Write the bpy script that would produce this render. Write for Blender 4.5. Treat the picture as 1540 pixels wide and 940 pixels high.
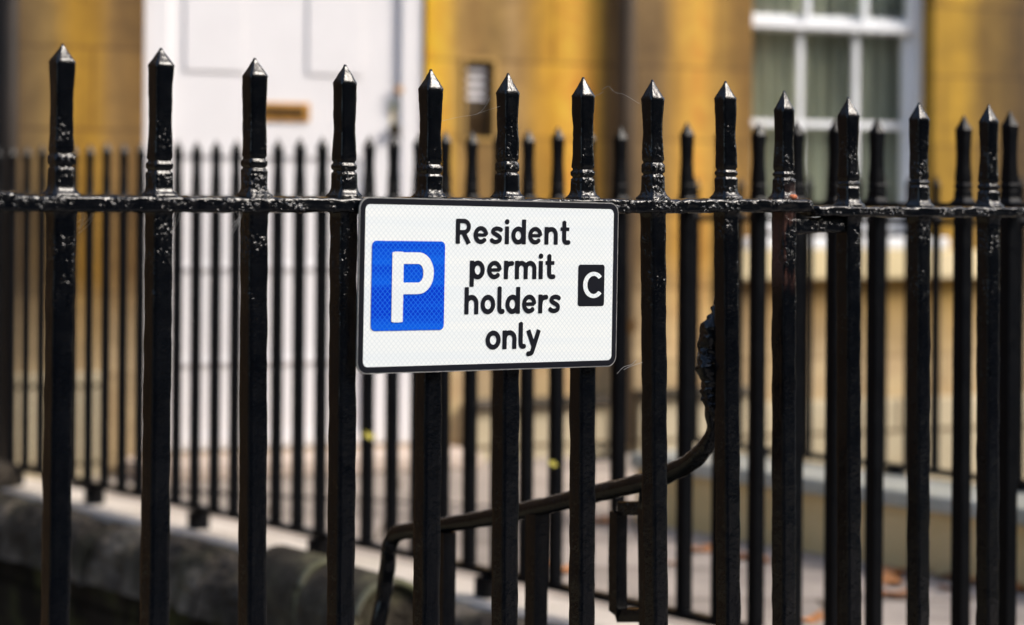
import bpy, bmesh, math, random
from mathutils import Vector, Matrix, noise
import numpy as np
random.seed(7)
for o in list(bpy.data.objects): bpy.data.objects.remove(o)
S = bpy.context.scene
COL = S.collection
R = math.radians

# ------------------------------------------------------------------ camera
F = 3636.0                       # focal length in photograph pixels (85 mm)
HY, ROLL, EYE = 302.0, 0.007, 1.5
cam_d = bpy.data.cameras.new('camera'); cam = bpy.data.objects.new('camera', cam_d); COL.objects.link(cam)
cam_d.sensor_width = 36; cam_d.lens = 36 * F / 1540
SHIFT = -(470 - HY) / 1540
cam_d.shift_y = SHIFT
cam_d.clip_start = .1; cam_d.clip_end = 400
xa = Vector((1, 0, ROLL)).normalized(); za = Vector((0, -1, 0)); ya = za.cross(xa)
CM = Matrix((xa, ya, za)).transposed()
cam.matrix_world = Matrix.Translation((0, 0, EYE)) @ CM.to_4x4()
cam_d.dof.use_dof = True; cam_d.dof.focus_distance = 3.9; cam_d.dof.aperture_fstop = 2.9
S.camera = cam

# ------------------------------------------------------------------ world, sun, exposure
W = bpy.data.worlds.new("World"); S.world = W; W.use_nodes = True
nt = W.node_tree
sky = nt.nodes.new('ShaderNodeTexSky'); sky.sky_type = 'NISHITA'; sky.sun_disc = False
SUN_EL, SUN_AZ = R(39), R(101)        # azimuth measured clockwise from +y
sky.sun_elevation = SUN_EL; sky.sun_rotation = SUN_AZ
sky.air_density = 1.0; sky.dust_density = 3.5; sky.ozone_density = 1.0
nt.links.new(sky.outputs[0], nt.nodes['Background'].inputs[0]); nt.nodes['Background'].inputs[1].default_value = 0.13
sd = bpy.data.lights.new('sun', 'SUN'); sd.energy = 1.5; sd.angle = R(20); sd.color = (1, .95, .88)
sun = bpy.data.objects.new('sun', sd); COL.objects.link(sun)
to_sun = Vector((math.sin(SUN_AZ) * math.cos(SUN_EL), math.cos(SUN_AZ) * math.cos(SUN_EL), math.sin(SUN_EL)))
sun.rotation_euler = to_sun.to_track_quat('Z', 'Y').to_euler(); sun.location = (0, -6, 9)
V = S.view_settings
V.view_transform = 'Standard'; V.look = 'None'; V.gamma = 1; V.use_curve_mapping = False; V.exposure = 1.15

# ------------------------------------------------------------------ picture-to-place helpers
def ray(px, py):
    c = Vector(((px - 770) / F, -(py - 470) / F + SHIFT * 1540 / F, -1))
    return CM @ c
ORG = Vector((0, 0, EYE))
class Plane:
    """vertical plane: local x along `yaw`, local -y towards the camera side"""
    def __init__(s, px, depth, yaw):
        s.yaw = R(yaw); s.d = Vector((math.cos(s.yaw), math.sin(s.yaw), 0)); s.n = Vector((math.sin(s.yaw), -math.cos(s.yaw), 0))
        s.p = Vector(((px - 770) / F * depth, depth, 0))
    def hit(s, px, py, off=0.0):           # -> (along, height); off = metres towards the camera side
        r = ray(px, py); p0 = s.p + s.n * off
        t = (p0 - ORG).dot(s.n) / r.dot(s.n); q = ORG + r * t
        return (q - s.p).dot(s.d), q.z
    def sx(s, px, off=0.0, py=HY): return s.hit(px, py, off)[0]
    def world(s, a, z, off=0.0): q = s.p + s.d * a + s.n * off; return Vector((q.x, q.y, z))
    def mat(s, a=0, z=0, off=0):
        return Matrix.Translation(s.world(a, z, off)) @ Matrix.Rotation(s.yaw, 4, 'Z')
FR = Plane(735, 3.85, 38.1)            # front railing
BA = Plane(1030, 6.5, 126.0)           # railing along the stairwell, recedes left
BB = Plane(1250, 8.8, 126.0)           # railing beyond the path
HO = Plane(430, 11.0, 25.0)            # house front

# ------------------------------------------------------------------ object helpers
def tag(o, label=None, cat=None, group=None, kind=None):
    if label: o['label'] = label
    if cat: o['category'] = cat
    if group: o['group'] = group
    if kind: o['kind'] = kind
    return o
def empty(name, m):
    o = bpy.data.objects.new(name, None); COL.objects.link(o); o.matrix_world = m; o.empty_display_size = .2
    return o
def link(name, me, mat, parent=None, m=None, smooth=False):
    o = bpy.data.objects.new(name, me); COL.objects.link(o)
    if mat and not me.materials: me.materials.append(mat)
    if smooth:
        for p in me.polygons: p.use_smooth = True
    if parent: o.parent = parent
    if m is not None:
        o.matrix_local = m
    return o
def obj(name, bm, mat, parent=None, m=None, smooth=False, recalc=True):
    if recalc: bmesh.ops.recalc_face_normals(bm, faces=bm.faces)
    me = bpy.data.meshes.new(name); bm.to_mesh(me); bm.free()
    return link(name, me, mat, parent, m, smooth)
def box(bm, x0, x1, y0, y1, z0, z1, bev=0.0, seg=2):
    vs = [bm.verts.new((x, y, z)) for x in (x0, x1) for y in (y0, y1) for z in (z0, z1)]
    fs = [bm.faces.new([vs[i] for i in q]) for q in ((0,1,3,2),(4,6,7,5),(0,4,5,1),(2,3,7,6),(0,2,6,4),(1,5,7,3))]
    if bev > 0:
        es = list({e for f in fs for e in f.edges})
        bmesh.ops.bevel(bm, geom=es, offset=bev, segments=seg, affect='EDGES', profile=.5)
def tube(bm, pts, rad, n=12, cap=True, rough=0.0, seed=0, sq=False):
    pts = [Vector(p) for p in pts]; rings = []
    for i, p in enumerate(pts):
        t = (pts[min(i+1, len(pts)-1)] - pts[max(i-1, 0)]).normalized()
        up = Vector((0, 0, 1)) if abs(t.z) < .95 else Vector((math.cos(.6), math.sin(.6), 0))
        a = t.cross(up).normalized(); b = a.cross(t)
        r = rad[i] if isinstance(rad, (list, tuple)) else rad
        ring = []
        for k in range(n):
            an = 2*math.pi*(k + .5)/n
            c, s = math.cos(an), math.sin(an)
            if sq: m_ = max(abs(c), abs(s)); c, s = c/m_*.92 + c*.08, s/m_*.92 + s*.08
            q = p + (a*c + b*s)*r
            if rough: q += (a*c + b*s) * rough * (noise.noise(q*38 + Vector((seed, 0, 0))) + (.7*noise.noise(q*120 + Vector((seed, 5, 0))) if rough > .005 else 0))
            ring.append(bm.verts.new(q))
        rings.append(ring)
    for i in range(len(rings)-1):
        for k in range(n):
            bm.faces.new((rings[i][k], rings[i][(k+1) % n], rings[i+1][(k+1) % n], rings[i+1][k]))
    if cap:
        bm.faces.new(rings[0][::-1]); bm.faces.new(rings[-1])
def smooth_path(pts, n=8):
    P = [Vector(p) for p in pts]; P = [2*P[0]-P[1]] + P + [2*P[-1]-P[-2]]; out = []
    for i in range(1, len(P)-2):
        for k in range(n):
            t = k/n; a, b, c, d = P[i-1], P[i], P[i+1], P[i+2]
            out.append(.5*((2*b) + (c-a)*t + (2*a-5*b+4*c-d)*t*t + (3*b-a-3*c+d)*t**3))
    out.append(P[-2]); return out
def loft(bm, prof, w2d, n=24, rough=0.0, seed=0, jit=None, lean=(0, 0), capb=True):
    """square section lofted up z. prof: list of (z, half width x, half width y)"""
    unit = []
    per = n // 4
    for k in range(n):
        side, u = divmod(k, per); u = (-1 + 2*u/(per-1)) * (.93 if per > 2 else .90)
        unit.append([(u, -1), (1, u), (-u, 1), (-1, -u)][side])
    rings = []
    for (z, wx, wy) in prof:
        ring = []
        lx, ly = lean[0]*z, lean[1]*z
        for (a, b) in unit:
            x, y = a*wx, b*wy
            if rough and wx > .006:
                d = rough*(noise.noise(Vector((x*40+seed*7.3, y*40, z*28))) + .35*noise.noise(Vector((x*170, y*170+seed*3.1, z*150))))
                x += a*d; y += b*d
            ring.append(bm.verts.new((x+lx, y+ly, z)))
        rings.append(ring)
    for i in range(len(rings)-1):
        for k in range(n):
            bm.faces.new((rings[i][k], rings[i][(k+1) % n], rings[i+1][(k+1) % n], rings[i+1][k]))
    if capb: bm.faces.new(rings[0][::-1])
    bm.faces.new(rings[-1])

# ------------------------------------------------------------------ material helpers
def mat_new(name):
    m = bpy.data.materials.new(name); m.use_nodes = True
    return m, m.node_tree, m.node_tree.nodes['Principled BSDF']
def N(nt, t, **kw):
    n = nt.nodes.new(t)
    for k, v in kw.items():
        if k.startswith('i_'):
            key = k[2:]; key = int(key) if key.isdigit() else key.replace('_', ' ')
            n.inputs[key].default_value = v
        else: setattr(n, k, v)
    return n
def ramp(nt, stops, src=None, interp='LINEAR'):
    r = nt.nodes.new('ShaderNodeValToRGB'); r.color_ramp.interpolation = interp
    e = r.color_ramp.elements
    while len(e) > 1: e.remove(e[-1])
    for i, (p, c) in enumerate(stops):
        if not hasattr(c, '__len__'): c = (c, c, c)
        el = e[0] if i == 0 else e.new(p)
        el.position = p; el.color = (*c[:3], 1)
    if src: nt.links.new(src, r.inputs[0])
    return r
def noise_n(nt, scale, detail=4, vec=None, rough=.55, dist=0):
    n = N(nt, 'ShaderNodeTexNoise', i_Scale=scale, i_Detail=detail, i_Roughness=rough, i_Distortion=dist)
    if vec: nt.links.new(vec, n.inputs['Vector'])
    return n
def coord(nt, scale=(1, 1, 1), kind='Object'):
    tc = nt.nodes.new('ShaderNodeTexCoord'); mp = N(nt, 'ShaderNodeMapping'); mp.inputs['Scale'].default_value = scale
    nt.links.new(tc.outputs[kind], mp.inputs[0]); return mp.outputs[0]
def mixc(nt, fac, a, b, mode='MIX'):
    m = nt.nodes.new('ShaderNodeMix'); m.data_type = 'RGBA'; m.blend_type = mode
    for s, v in ((m.inputs[0], fac), (m.inputs[6], a), (m.inputs[7], b)):
        if hasattr(v, 'node'): nt.links.new(v, s)
        elif hasattr(v, '__len__'): s.default_value = (*v[:3], 1)
        else: s.default_value = v
    return m.outputs[2]
def math_n(nt, op, a, b=None):
    m = N(nt, 'ShaderNodeMath', operation=op)
    for s, v in ((m.inputs[0], a), (m.inputs[1], b)):
        if v is None: continue
        if hasattr(v, 'node'): nt.links.new(v, s)
        else: s.default_value = v
    return m.outputs[0]
def bump(nt, bs, h, strength, dist, prev=None):
    b = N(nt, 'ShaderNodeBump', i_Strength=strength, i_Distance=dist); nt.links.new(h, b.inputs['Height'])
    if prev: nt.links.new(prev, b.inputs['Normal'])
    nt.links.new(b.outputs[0], bs.inputs['Normal']); return b.outputs[0]
def simple(name, col, rough=.6, metal=0, var=.25, scale=6, bstr=.0, bscale=60, bdist=.002, spec=.5):
    m, nt, bs = mat_new(name); co = coord(nt)
    n = noise_n(nt, scale, 5, co); a = tuple(c*(1-var) for c in col); b = tuple(min(1, c*(1+var)) for c in col)
    r = ramp(nt, [(.3, a), (.7, b)], n.outputs[0]); nt.links.new(r.outputs[0], bs.inputs['Base Color'])
    bs.inputs['Roughness'].default_value = rough; bs.inputs['Metallic'].default_value = metal; bs.inputs['Specular IOR Level'].default_value = spec
    if bstr: bump(nt, bs, noise_n(nt, bscale, 4, co).outputs[0], bstr, bdist)
    return m

def black_paint(name, rust=None, lump=1.0, fine=True, dusty=.35, zfade=True):
    m, nt, bs = mat_new(name); co0 = coord(nt)
    oi = nt.nodes.new('ShaderNodeObjectInfo'); va = N(nt, 'ShaderNodeVectorMath', operation='ADD'); nt.links.new(co0, va.inputs[0])
    sc = math_n(nt, 'MULTIPLY', oi.outputs['Random'], 40.0); nt.links.new(sc, va.inputs[1]); co = va.outputs[0]
    big = noise_n(nt, 9, 4, co)
    d = noise_n(nt, 160, 3, co)
    geo = nt.nodes.new('ShaderNodeNewGeometry')
    col = ramp(nt, [(.35, (.0009, .0014, .0026)), (.75, (.0022, .0030, .0046))], big.outputs[0]).outputs[0]
    # sparse dust and specks caught on the rough gloss
    dust = ramp(nt, [(.66, 0), (.82, dusty*.5)], d.outputs[0]).outputs[0]
    col = mixc(nt, dust, col, (.02, .018, .015))
    rg = ramp(nt, [(.3, .12 if fine else .3), (.75, .26 if fine else .45)], noise_n(nt, 35, 3, co).outputs[0]).outputs[0]
    if rust:
        z0, z1, z2 = rust
        sep = nt.nodes.new('ShaderNodeSeparateXYZ'); nt.links.new(co0, sep.inputs[0])
        mr = ramp(nt, [(0, 0), (.25, 0), (.5, 1), (.8, .8), (1, 0)]); zz = N(nt, 'ShaderNodeMapRange'); nt.links.new(sep.outputs[2], zz.inputs[0])
        zz.inputs[1].default_value = z0; zz.inputs[2].default_value = z2
        nt.links.new(zz.outputs[0], mr.inputs[0])
        pn = ramp(nt, [(.47, 0), (.62, .9)], noise_n(nt, 32, 5, coord(nt, (1, 1, .35))).outputs[0]).outputs[0]
        msk = math_n(nt, 'MULTIPLY', mr.outputs[0], pn)
        col = mixc(nt, msk, col, mixc(nt, noise_n(nt, 120, 4, co).outputs[0], (.03, .011, .008), (.15, .045, .022)))
        rg = mixc(nt, msk, rg, (.75, .75, .75))
    nt.links.new(col, bs.inputs['Base Color']); nt.links.new(rg, bs.inputs['Roughness'])
    bs.inputs['Specular IOR Level'].default_value = .40 if fine else .14
    if fine:
        p = bump(nt, bs, noise_n(nt, 70, 3, co).outputs[0], .22*lump, .004)
        v = nt.nodes.new('ShaderNodeTexVoronoi'); v.inputs['Scale'].default_value = 125; v.feature = 'SMOOTH_F1'
        wn = noise_n(nt, 150, 2, co); wv_ = N(nt, 'ShaderNodeVectorMath', operation='MULTIPLY_ADD'); nt.links.new(wn.outputs['Color'], wv_.inputs[0]); wv_.inputs[1].default_value = (.006, .006, .012); nt.links.new(co, wv_.inputs[2])
        nt.links.new(wv_.outputs[0], v.inputs['Vector'])
        vr = ramp(nt, [(.1, 1), (.5, 0)], v.outputs['Distance'])
        sp_ = ramp(nt, [(.46, .03), (.60, 1)], noise_n(nt, 22, 3, co).outputs[0]).outputs[0]
        sz = nt.nodes.new('ShaderNodeSeparateXYZ'); nt.links.new(co0, sz.inputs[0]); zm = N(nt, 'ShaderNodeMapRange'); nt.links.new(sz.outputs[2], zm.inputs[0])
        zm.inputs[1].default_value = .14; zm.inputs[2].default_value = .03; zm.inputs[3].default_value = .10; zm.inputs[4].default_value = 1.0
        zl = N(nt, 'ShaderNodeMapRange'); nt.links.new(sz.outputs[2], zl.inputs[0]); zl.inputs[1].default_value = -.22; zl.inputs[2].default_value = -.0; zl.inputs[3].default_value = .12; zl.inputs[4].default_value = 1.0
        spm = math_n(nt, 'MULTIPLY', sp_, math_n(nt, 'MULTIPLY', zm.outputs[0], zl.outputs[0]) if zfade else .9)
        p = bump(nt, bs, math_n(nt, 'MULTIPLY', vr.outputs[0], spm), .75*lump, .0030, p)
        mpv = N(nt, 'ShaderNodeMapping'); mpv.inputs['Scale'].default_value = (1, 1, .12); nt.links.new(co, mpv.inputs[0])
        p = bump(nt, bs, noise_n(nt, 190, 4, mpv.outputs[0], .65).outputs[0], .45, .0012, p)
        bump(nt, bs, noise_n(nt, 420, 3, co).outputs[0], .10, .0008, p)
    return m
M_BLACK = black_paint('black_gloss_paint')
M_BLACKR = black_paint('black_gloss_paint_rusting', rust=(-.24, -.08, .03))
M_BLACKH = black_paint('black_paint_handrail', lump=.8, dusty=.6)
M_RAIL = black_paint('black_paint_rail', lump=1.5, zfade=False)
M_BLACKF = black_paint('black_paint_rear', fine=False, dusty=.1)
M_RUST = simple('orange_rust', (.45, .13, .05), .8, scale=120, bstr=.5, bscale=300)

# ------------------------------------------------------------------ writing (distance field -> one clean flat mesh)
def arc(cx, cy, rx, ry, a0, a1, n=20):
    return [(cx+rx*math.cos(R(a0+(a1-a0)*i/n)), cy+ry*math.sin(R(a0+(a1-a0)*i/n))) for i in range(n+1)]
def sp2(pts, n=6): return [(v.x, v.y) for v in smooth_path([(x, y, 0) for x, y in pts], n)]
SW = .27
BOWL_L = lambda cx: arc(cx, .5, .325, .385, 0, 360, 36)
ARCH = [(.135, .52)] + arc(.45, .56, .315, .325, 172, 0, 16) + [(.765, 0)]
G = {   # width, strokes [(points, width)], dots
 'R': (.98, [([(.13, 0), (.13, 1.4)], SW), ([(.13, 1.285)] + arc(.50, .965, .33, .32, 90, -90, 18) + [(.13, .645)], SW*.94), ([(.46, .66), (.84, 0)], SW*1.02)], []),
 'e': (.93, [(arc(.465, .5, .345, .385, 2, 322, 30), SW*.95), ([(.13, .5), (.8, .5)], SW*.72)], []),
 's': (.78, [(sp2([(.70, .80), (.55, .865), (.36, .875), (.19, .80), (.17, .66), (.33, .555), (.50, .475), (.62, .36), (.59, .2), (.40, .12), (.22, .13), (.06, .22)]), SW*.92)], []),
 'i': (.26, [([(.13, 0), (.13, 1)], SW)], [(.13, 1.28, .15)]),
 'd': (.96, [(BOWL_L(.455), SW), ([(.83, 0), (.83, 1.42)], SW)], []),
 'p': (.96, [(BOWL_L(.505), SW), ([(.13, -.42), (.13, 1)], SW)], []),
 'o': (.93, [(arc(.465, .5, .345, .385, 0, 360, 36), SW)], []),
 'n': (.90, [([(.13, 0), (.13, 1)], SW), (ARCH, SW)], []),
 'h': (.90, [([(.13, 0), (.13, 1.42)], SW), (ARCH, SW)], []),
 'm': (1.42, [([(.13, 0), (.13, 1)], SW), ([(.135, .52)] + arc(.42, .58, .29, .30, 172, 0, 16) + [(.71, 0)], SW), ([(.715, .52)] + arc(1.0, .58, .29, .30, 172, 0, 16) + [(1.29, 0)], SW)], []),
 'r': (.56, [([(.13, 0), (.13, 1)], SW), (sp2([(.14, .5), (.2, .72), (.33, .84), (.56, .87)]), SW)], []),
 't': (.62, [(sp2([(.27, 1.34), (.27, .9), (.27, .5), (.285, .24), (.39, .13), (.60, .125)]), SW), ([(.02, .90), (.60, .90)], SW*.78)], []),
 'l': (.38, [(sp2([(.13, 1.42), (.13, .9), (.13, .4), (.155, .2), (.24, .125), (.37, .125)]), SW)], []),
 'y': (.88, [([(.10, 1.0), (.47, .08)], SW), (sp2([(.79, 1.0), (.55, .33), (.40, -.10), (.30, -.26), (.08, -.30)]), SW)], []),
 'C': (1.0, [(arc(.56, .7, .43, .585, 42, 318, 30), .215)], []),
 'P': (1.0, [([(.13, 0), (.13, 1.5)], .27), ([(.13, 1.375)] + arc(.62, 1.055, .25, .32, 90, 0, 16)[:-1] + arc(.62, 1.04, .25, .32, 0, -90, 16) + [(.13, .72)], .25)], []),
}
def seg_field(X, Y, pts, w):
    D = np.full(X.shape, 9.0); closed = math.hypot(pts[0][0]-pts[-1][0], pts[0][1]-pts[-1][1]) < 1e-6; n = len(pts)-1
    for i in range(n):
        ax, ay = pts[i]; bx, by = pts[i+1]; L = math.hypot(bx-ax, by-ay)
        if L < 1e-9: continue
        ux, uy = (bx-ax)/L, (by-ay)/L
        t = (X-ax)*ux + (Y-ay)*uy; pr = np.abs(-(X-ax)*uy + (Y-ay)*ux)
        d = np.where(t < 0, np.hypot(X-ax, Y-ay), np.where(t > L, np.hypot(X-bx, Y-by), pr)) - w/2
        if not closed and i == 0: d = np.where(t < 0, np.maximum(np.where(pr < w, pr-w/2, 9), -t), d)
        if not closed and i == n-1: d = np.where(t > L, np.maximum(np.where(pr < w, pr-w/2, 9), t-L), d)
        D = np.minimum(D, d)
    return D
def text_mesh(txt, width, xh, x0, base, name, gap=.15, res=.055):
    """lettering on local XZ plane (y=0): starts at x0, baseline at `base`, x-height xh, total width in metres"""
    adv = []; x = 0
    for i, c in enumerate(txt):
        adv.append(x); x += G[c][0] + gap
    tot = x - gap; kx = width / tot
    bm = bmesh.new()
    for c, ax in zip(txt, adv):
        w_, strokes, dots = G[c]
        xs = np.arange(-.2, w_+.25, res*.6); ys = np.arange(-.6, 1.75, res*.6)
        X, Y = np.meshgrid(xs, ys, indexing='ij'); D = np.full(X.shape, 9.0)
        for pts, sw in strokes: D = np.minimum(D, seg_field(X, Y, pts, sw))
        for (cx, cy, r) in dots: D = np.minimum(D, np.hypot(X-cx, Y-cy)-r)
        cache = {}
        def vert(key, p):
            if key not in cache: cache[key] = bm.verts.new((x0 + (ax+p[0])*kx, 0, base + p[1]*xh))
            return cache[key]
        ins = D < 0
        for i in range(len(xs)-1):
            for j in range(len(ys)-1):
                cs = [(i, j), (i+1, j), (i+1, j+1), (i, j+1)]
                k = [ins[q] for q in cs]
                if not any(k): continue
                poly = []
                for a in range(4):
                    p, q = cs[a], cs[(a+1) % 4]
                    if k[a]: poly.append(vert(p, (xs[p[0]], ys[p[1]])))
                    if k[a] != k[(a+1) % 4]:
                        t = D[p]/(D[p]-D[q]); key = (min(p, q), max(p, q), 'e')
                        poly.append(vert(key, (xs[p[0]]+(xs[q[0]]-xs[p[0]])*t, ys[p[1]]+(ys[q[1]]-ys[p[1]])*t)))
                if len(poly) >= 3:
                    try: bm.faces.new(poly)
                    except ValueError: pass
    for f in bm.faces:
        f.normal_update()
        if f.normal.y > 0: f.normal_flip()
    me = bpy.data.meshes.new(name); bm.to_mesh(me); bm.free(); return me

# ------------------------------------------------------------------ ground levels (metres, street pavement = 0)
PATH_Z = EYE - 1.22; WELL_Z = -1.25

# ================================================================== SETTING
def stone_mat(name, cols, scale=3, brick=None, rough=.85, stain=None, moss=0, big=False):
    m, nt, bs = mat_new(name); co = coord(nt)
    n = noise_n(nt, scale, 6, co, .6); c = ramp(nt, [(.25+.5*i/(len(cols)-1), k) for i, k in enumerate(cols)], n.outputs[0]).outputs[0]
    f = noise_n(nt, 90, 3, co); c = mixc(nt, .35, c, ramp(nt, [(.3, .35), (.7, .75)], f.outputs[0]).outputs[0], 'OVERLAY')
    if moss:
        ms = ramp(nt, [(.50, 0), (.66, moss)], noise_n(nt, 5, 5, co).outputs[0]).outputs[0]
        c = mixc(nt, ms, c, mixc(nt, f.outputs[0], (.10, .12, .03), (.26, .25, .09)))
    if brick:
        sep = nt.nodes.new('ShaderNodeSeparateXYZ'); nt.links.new(co, sep.inputs[0]); cb = nt.nodes.new('ShaderNodeCombineXYZ')
        nt.links.new(sep.outputs[brick[0]], cb.inputs[0]); nt.links.new(sep.outputs[brick[1]], cb.inputs[1])
        b = N(nt, 'ShaderNodeTexBrick', i_Scale=1.0); b.inputs['Brick Width'].default_value = brick[2]; b.inputs['Row Height'].default_value = brick[3]
        b.inputs['Mortar Size'].default_value = brick[4]; b.inputs['Mortar Smooth'].default_value = .3
        b.inputs['Color1'].default_value = (.72, .72, .72, 1); b.inputs['Color2'].default_value = (1, 1, 1, 1); b.inputs['Mortar'].default_value = (.25, .23, .2, 1)
        nt.links.new(cb.outputs[0], b.inputs['Vector']); c = mixc(nt, 1.0, c, b.outputs[0], 'MULTIPLY')
    nt.links.new(c, bs.inputs['Base Color']); bs.inputs['Roughness'].default_value = rough
    p_ = bump(nt, bs, f.outputs[0], .4, .004)
    if big: bump(nt, bs, noise_n(nt, 14, 5, co, .65).outputs[0], .9, .05, p_)
    bs.inputs['Specular IOR Level'].default_value = .15
    return m
M_ASPH = stone_mat('asphalt', [(.035, .035, .037), (.065, .063, .06)], 8)
M_PAVE = stone_mat('pavement_flags', [(.20, .19, .175), (.30, .28, .26)], 2, brick=(0, 1, .9, .6, .008))
M_PATH = stone_mat('path_flags', [(.22, .19, .165), (.38, .33, .285), (.56, .48, .41)], 1.6, brick=(0, 1, .95, .62, .010))
M_KERB = stone_mat('kerb_stone', [(.28, .27, .25), (.38, .37, .34)], 4)
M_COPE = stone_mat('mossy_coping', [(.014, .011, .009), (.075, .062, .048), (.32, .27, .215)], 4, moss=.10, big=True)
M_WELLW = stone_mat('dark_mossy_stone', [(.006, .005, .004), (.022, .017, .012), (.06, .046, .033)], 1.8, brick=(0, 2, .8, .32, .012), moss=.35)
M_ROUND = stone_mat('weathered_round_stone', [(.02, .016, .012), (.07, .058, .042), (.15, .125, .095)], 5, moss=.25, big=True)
M_RIM = stone_mat('pale_lichened_rim', [(.11, .105, .07), (.22, .21, .15)], 6, moss=.4)
M_YWALL = stone_mat('yellow_kerb_wall', [(.60, .43, .19), (.80, .61, .33)], 3, moss=.0)
M_PALE = stone_mat('pale_stone', [(.34, .34, .29), (.52, .51, .44)], 3, moss=.15)
M_BEIGE = stone_mat('beige_plinth_stone', [(.50, .41, .26), (.66, .57, .40)], 1.6, brick=(0, 2, 1.1, .34, .012))
M_APRON = stone_mat('cream_apron_stone', [(.62, .50, .28), (.78, .66, .42)], 2)

def poly_prism(name, pts, z0, z1, mat, kind='structure'):
    bm = bmesh.new(); a = [bm.verts.new((p[0], p[1], z1)) for p in pts]; b = [bm.verts.new((p[0], p[1], z0)) for p in pts]
    bm.faces.new(a); bm.faces.new(b[::-1]); n = len(pts)
    for i in range(n): bm.faces.new((a[i], b[i], b[(i+1) % n], a[(i+1) % n]))
    o = obj(name, bm, mat); tag(o, kind=kind); return o
def FP(a, off, z=0): return FR.world(a, z, off)
# street side of the front railing: pavement slab, kerb, road, far pavement
poly_prism('pavement', [FP(-14, -.02), FP(14, -.02), FP(14, 2.6), FP(-14, 2.6)], -.5, 0, M_PAVE)
poly_prism('kerb', [FP(-40, 2.6), FP(40, 2.6), FP(40, 2.75), FP(-40, 2.75)], -.5, 0.004, M_KERB)
poly_prism('road', [FP(-40, 2.75), FP(40, 2.75), FP(40, 9.5), FP(-40, 9.5)], -.5, -.12, M_ASPH)
poly_prism('far_pavement', [FP(-40, 9.5), FP(40, 9.5), FP(40, 12), FP(-40, 12)], -.5, 0, M_PAVE)
# ground sheet out to the horizon, under everything (the well is cut lower than it)
poly_prism('ground', [(-150, -150), (150, -150), (150, 150), (-150, 150)], -1.9, WELL_Z-.06, M_ASPH)

# corners of the stairwell and path
a_house = None
def isect(P, Q, offP=0, offQ=0):
    p = P.p + P.n*offP; q = Q.p + Q.n*offQ
    den = P.d.x*Q.d.y - P.d.y*Q.d.x; t = ((q.x-p.x)*Q.d.y - (q.y-p.y)*Q.d.x)/den
    r = p + P.d*t; return t, (r-Q.p).dot(Q.d), Vector((r.x, r.y, 0))
tA_h, sH_A, XA_H = isect(BA, HO)       # railing A meets the house
tA_f, sF_A, XA_F = isect(BA, FR)       # railing A meets the front railing
tB_f, sF_B, XB_F = isect(BB, FR)
tB_e = BB.sx(1050)                      # far end of railing B
B_end = BB.world(tB_e, 0)
well_floor = poly_prism('stairwell_floor', [FP(-14, -.1), FP(sF_A, -.1), XA_H.xy[:] , HO.world(-12, 0)], WELL_Z-.3, WELL_Z, stone_mat('well_paving', [(.10, .085, .06), (.2, .17, .12)], 3, moss=.5))
# entrance path between the two rear railings, running to the door
pA0 = BA.world(tA_f-6, 0, .10); pA1 = BA.world(tA_h, 0, .10)
pB0 = BB.world(tB_f-6, 0, .0); pB1 = BB.world(tB_e, 0, .0)
tb, sb, XB_H = isect(BB, HO)
hR = HO.sx(1065)
poly_prism('path', [pA0.xy[:], pB0.xy[:], pB1.xy[:], HO.world(hR, 0, .02).xy[:], HO.world(sH_A-.1, 0, .02).xy[:], pA1.xy[:]], -1.3, PATH_Z, M_PATH)

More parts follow.
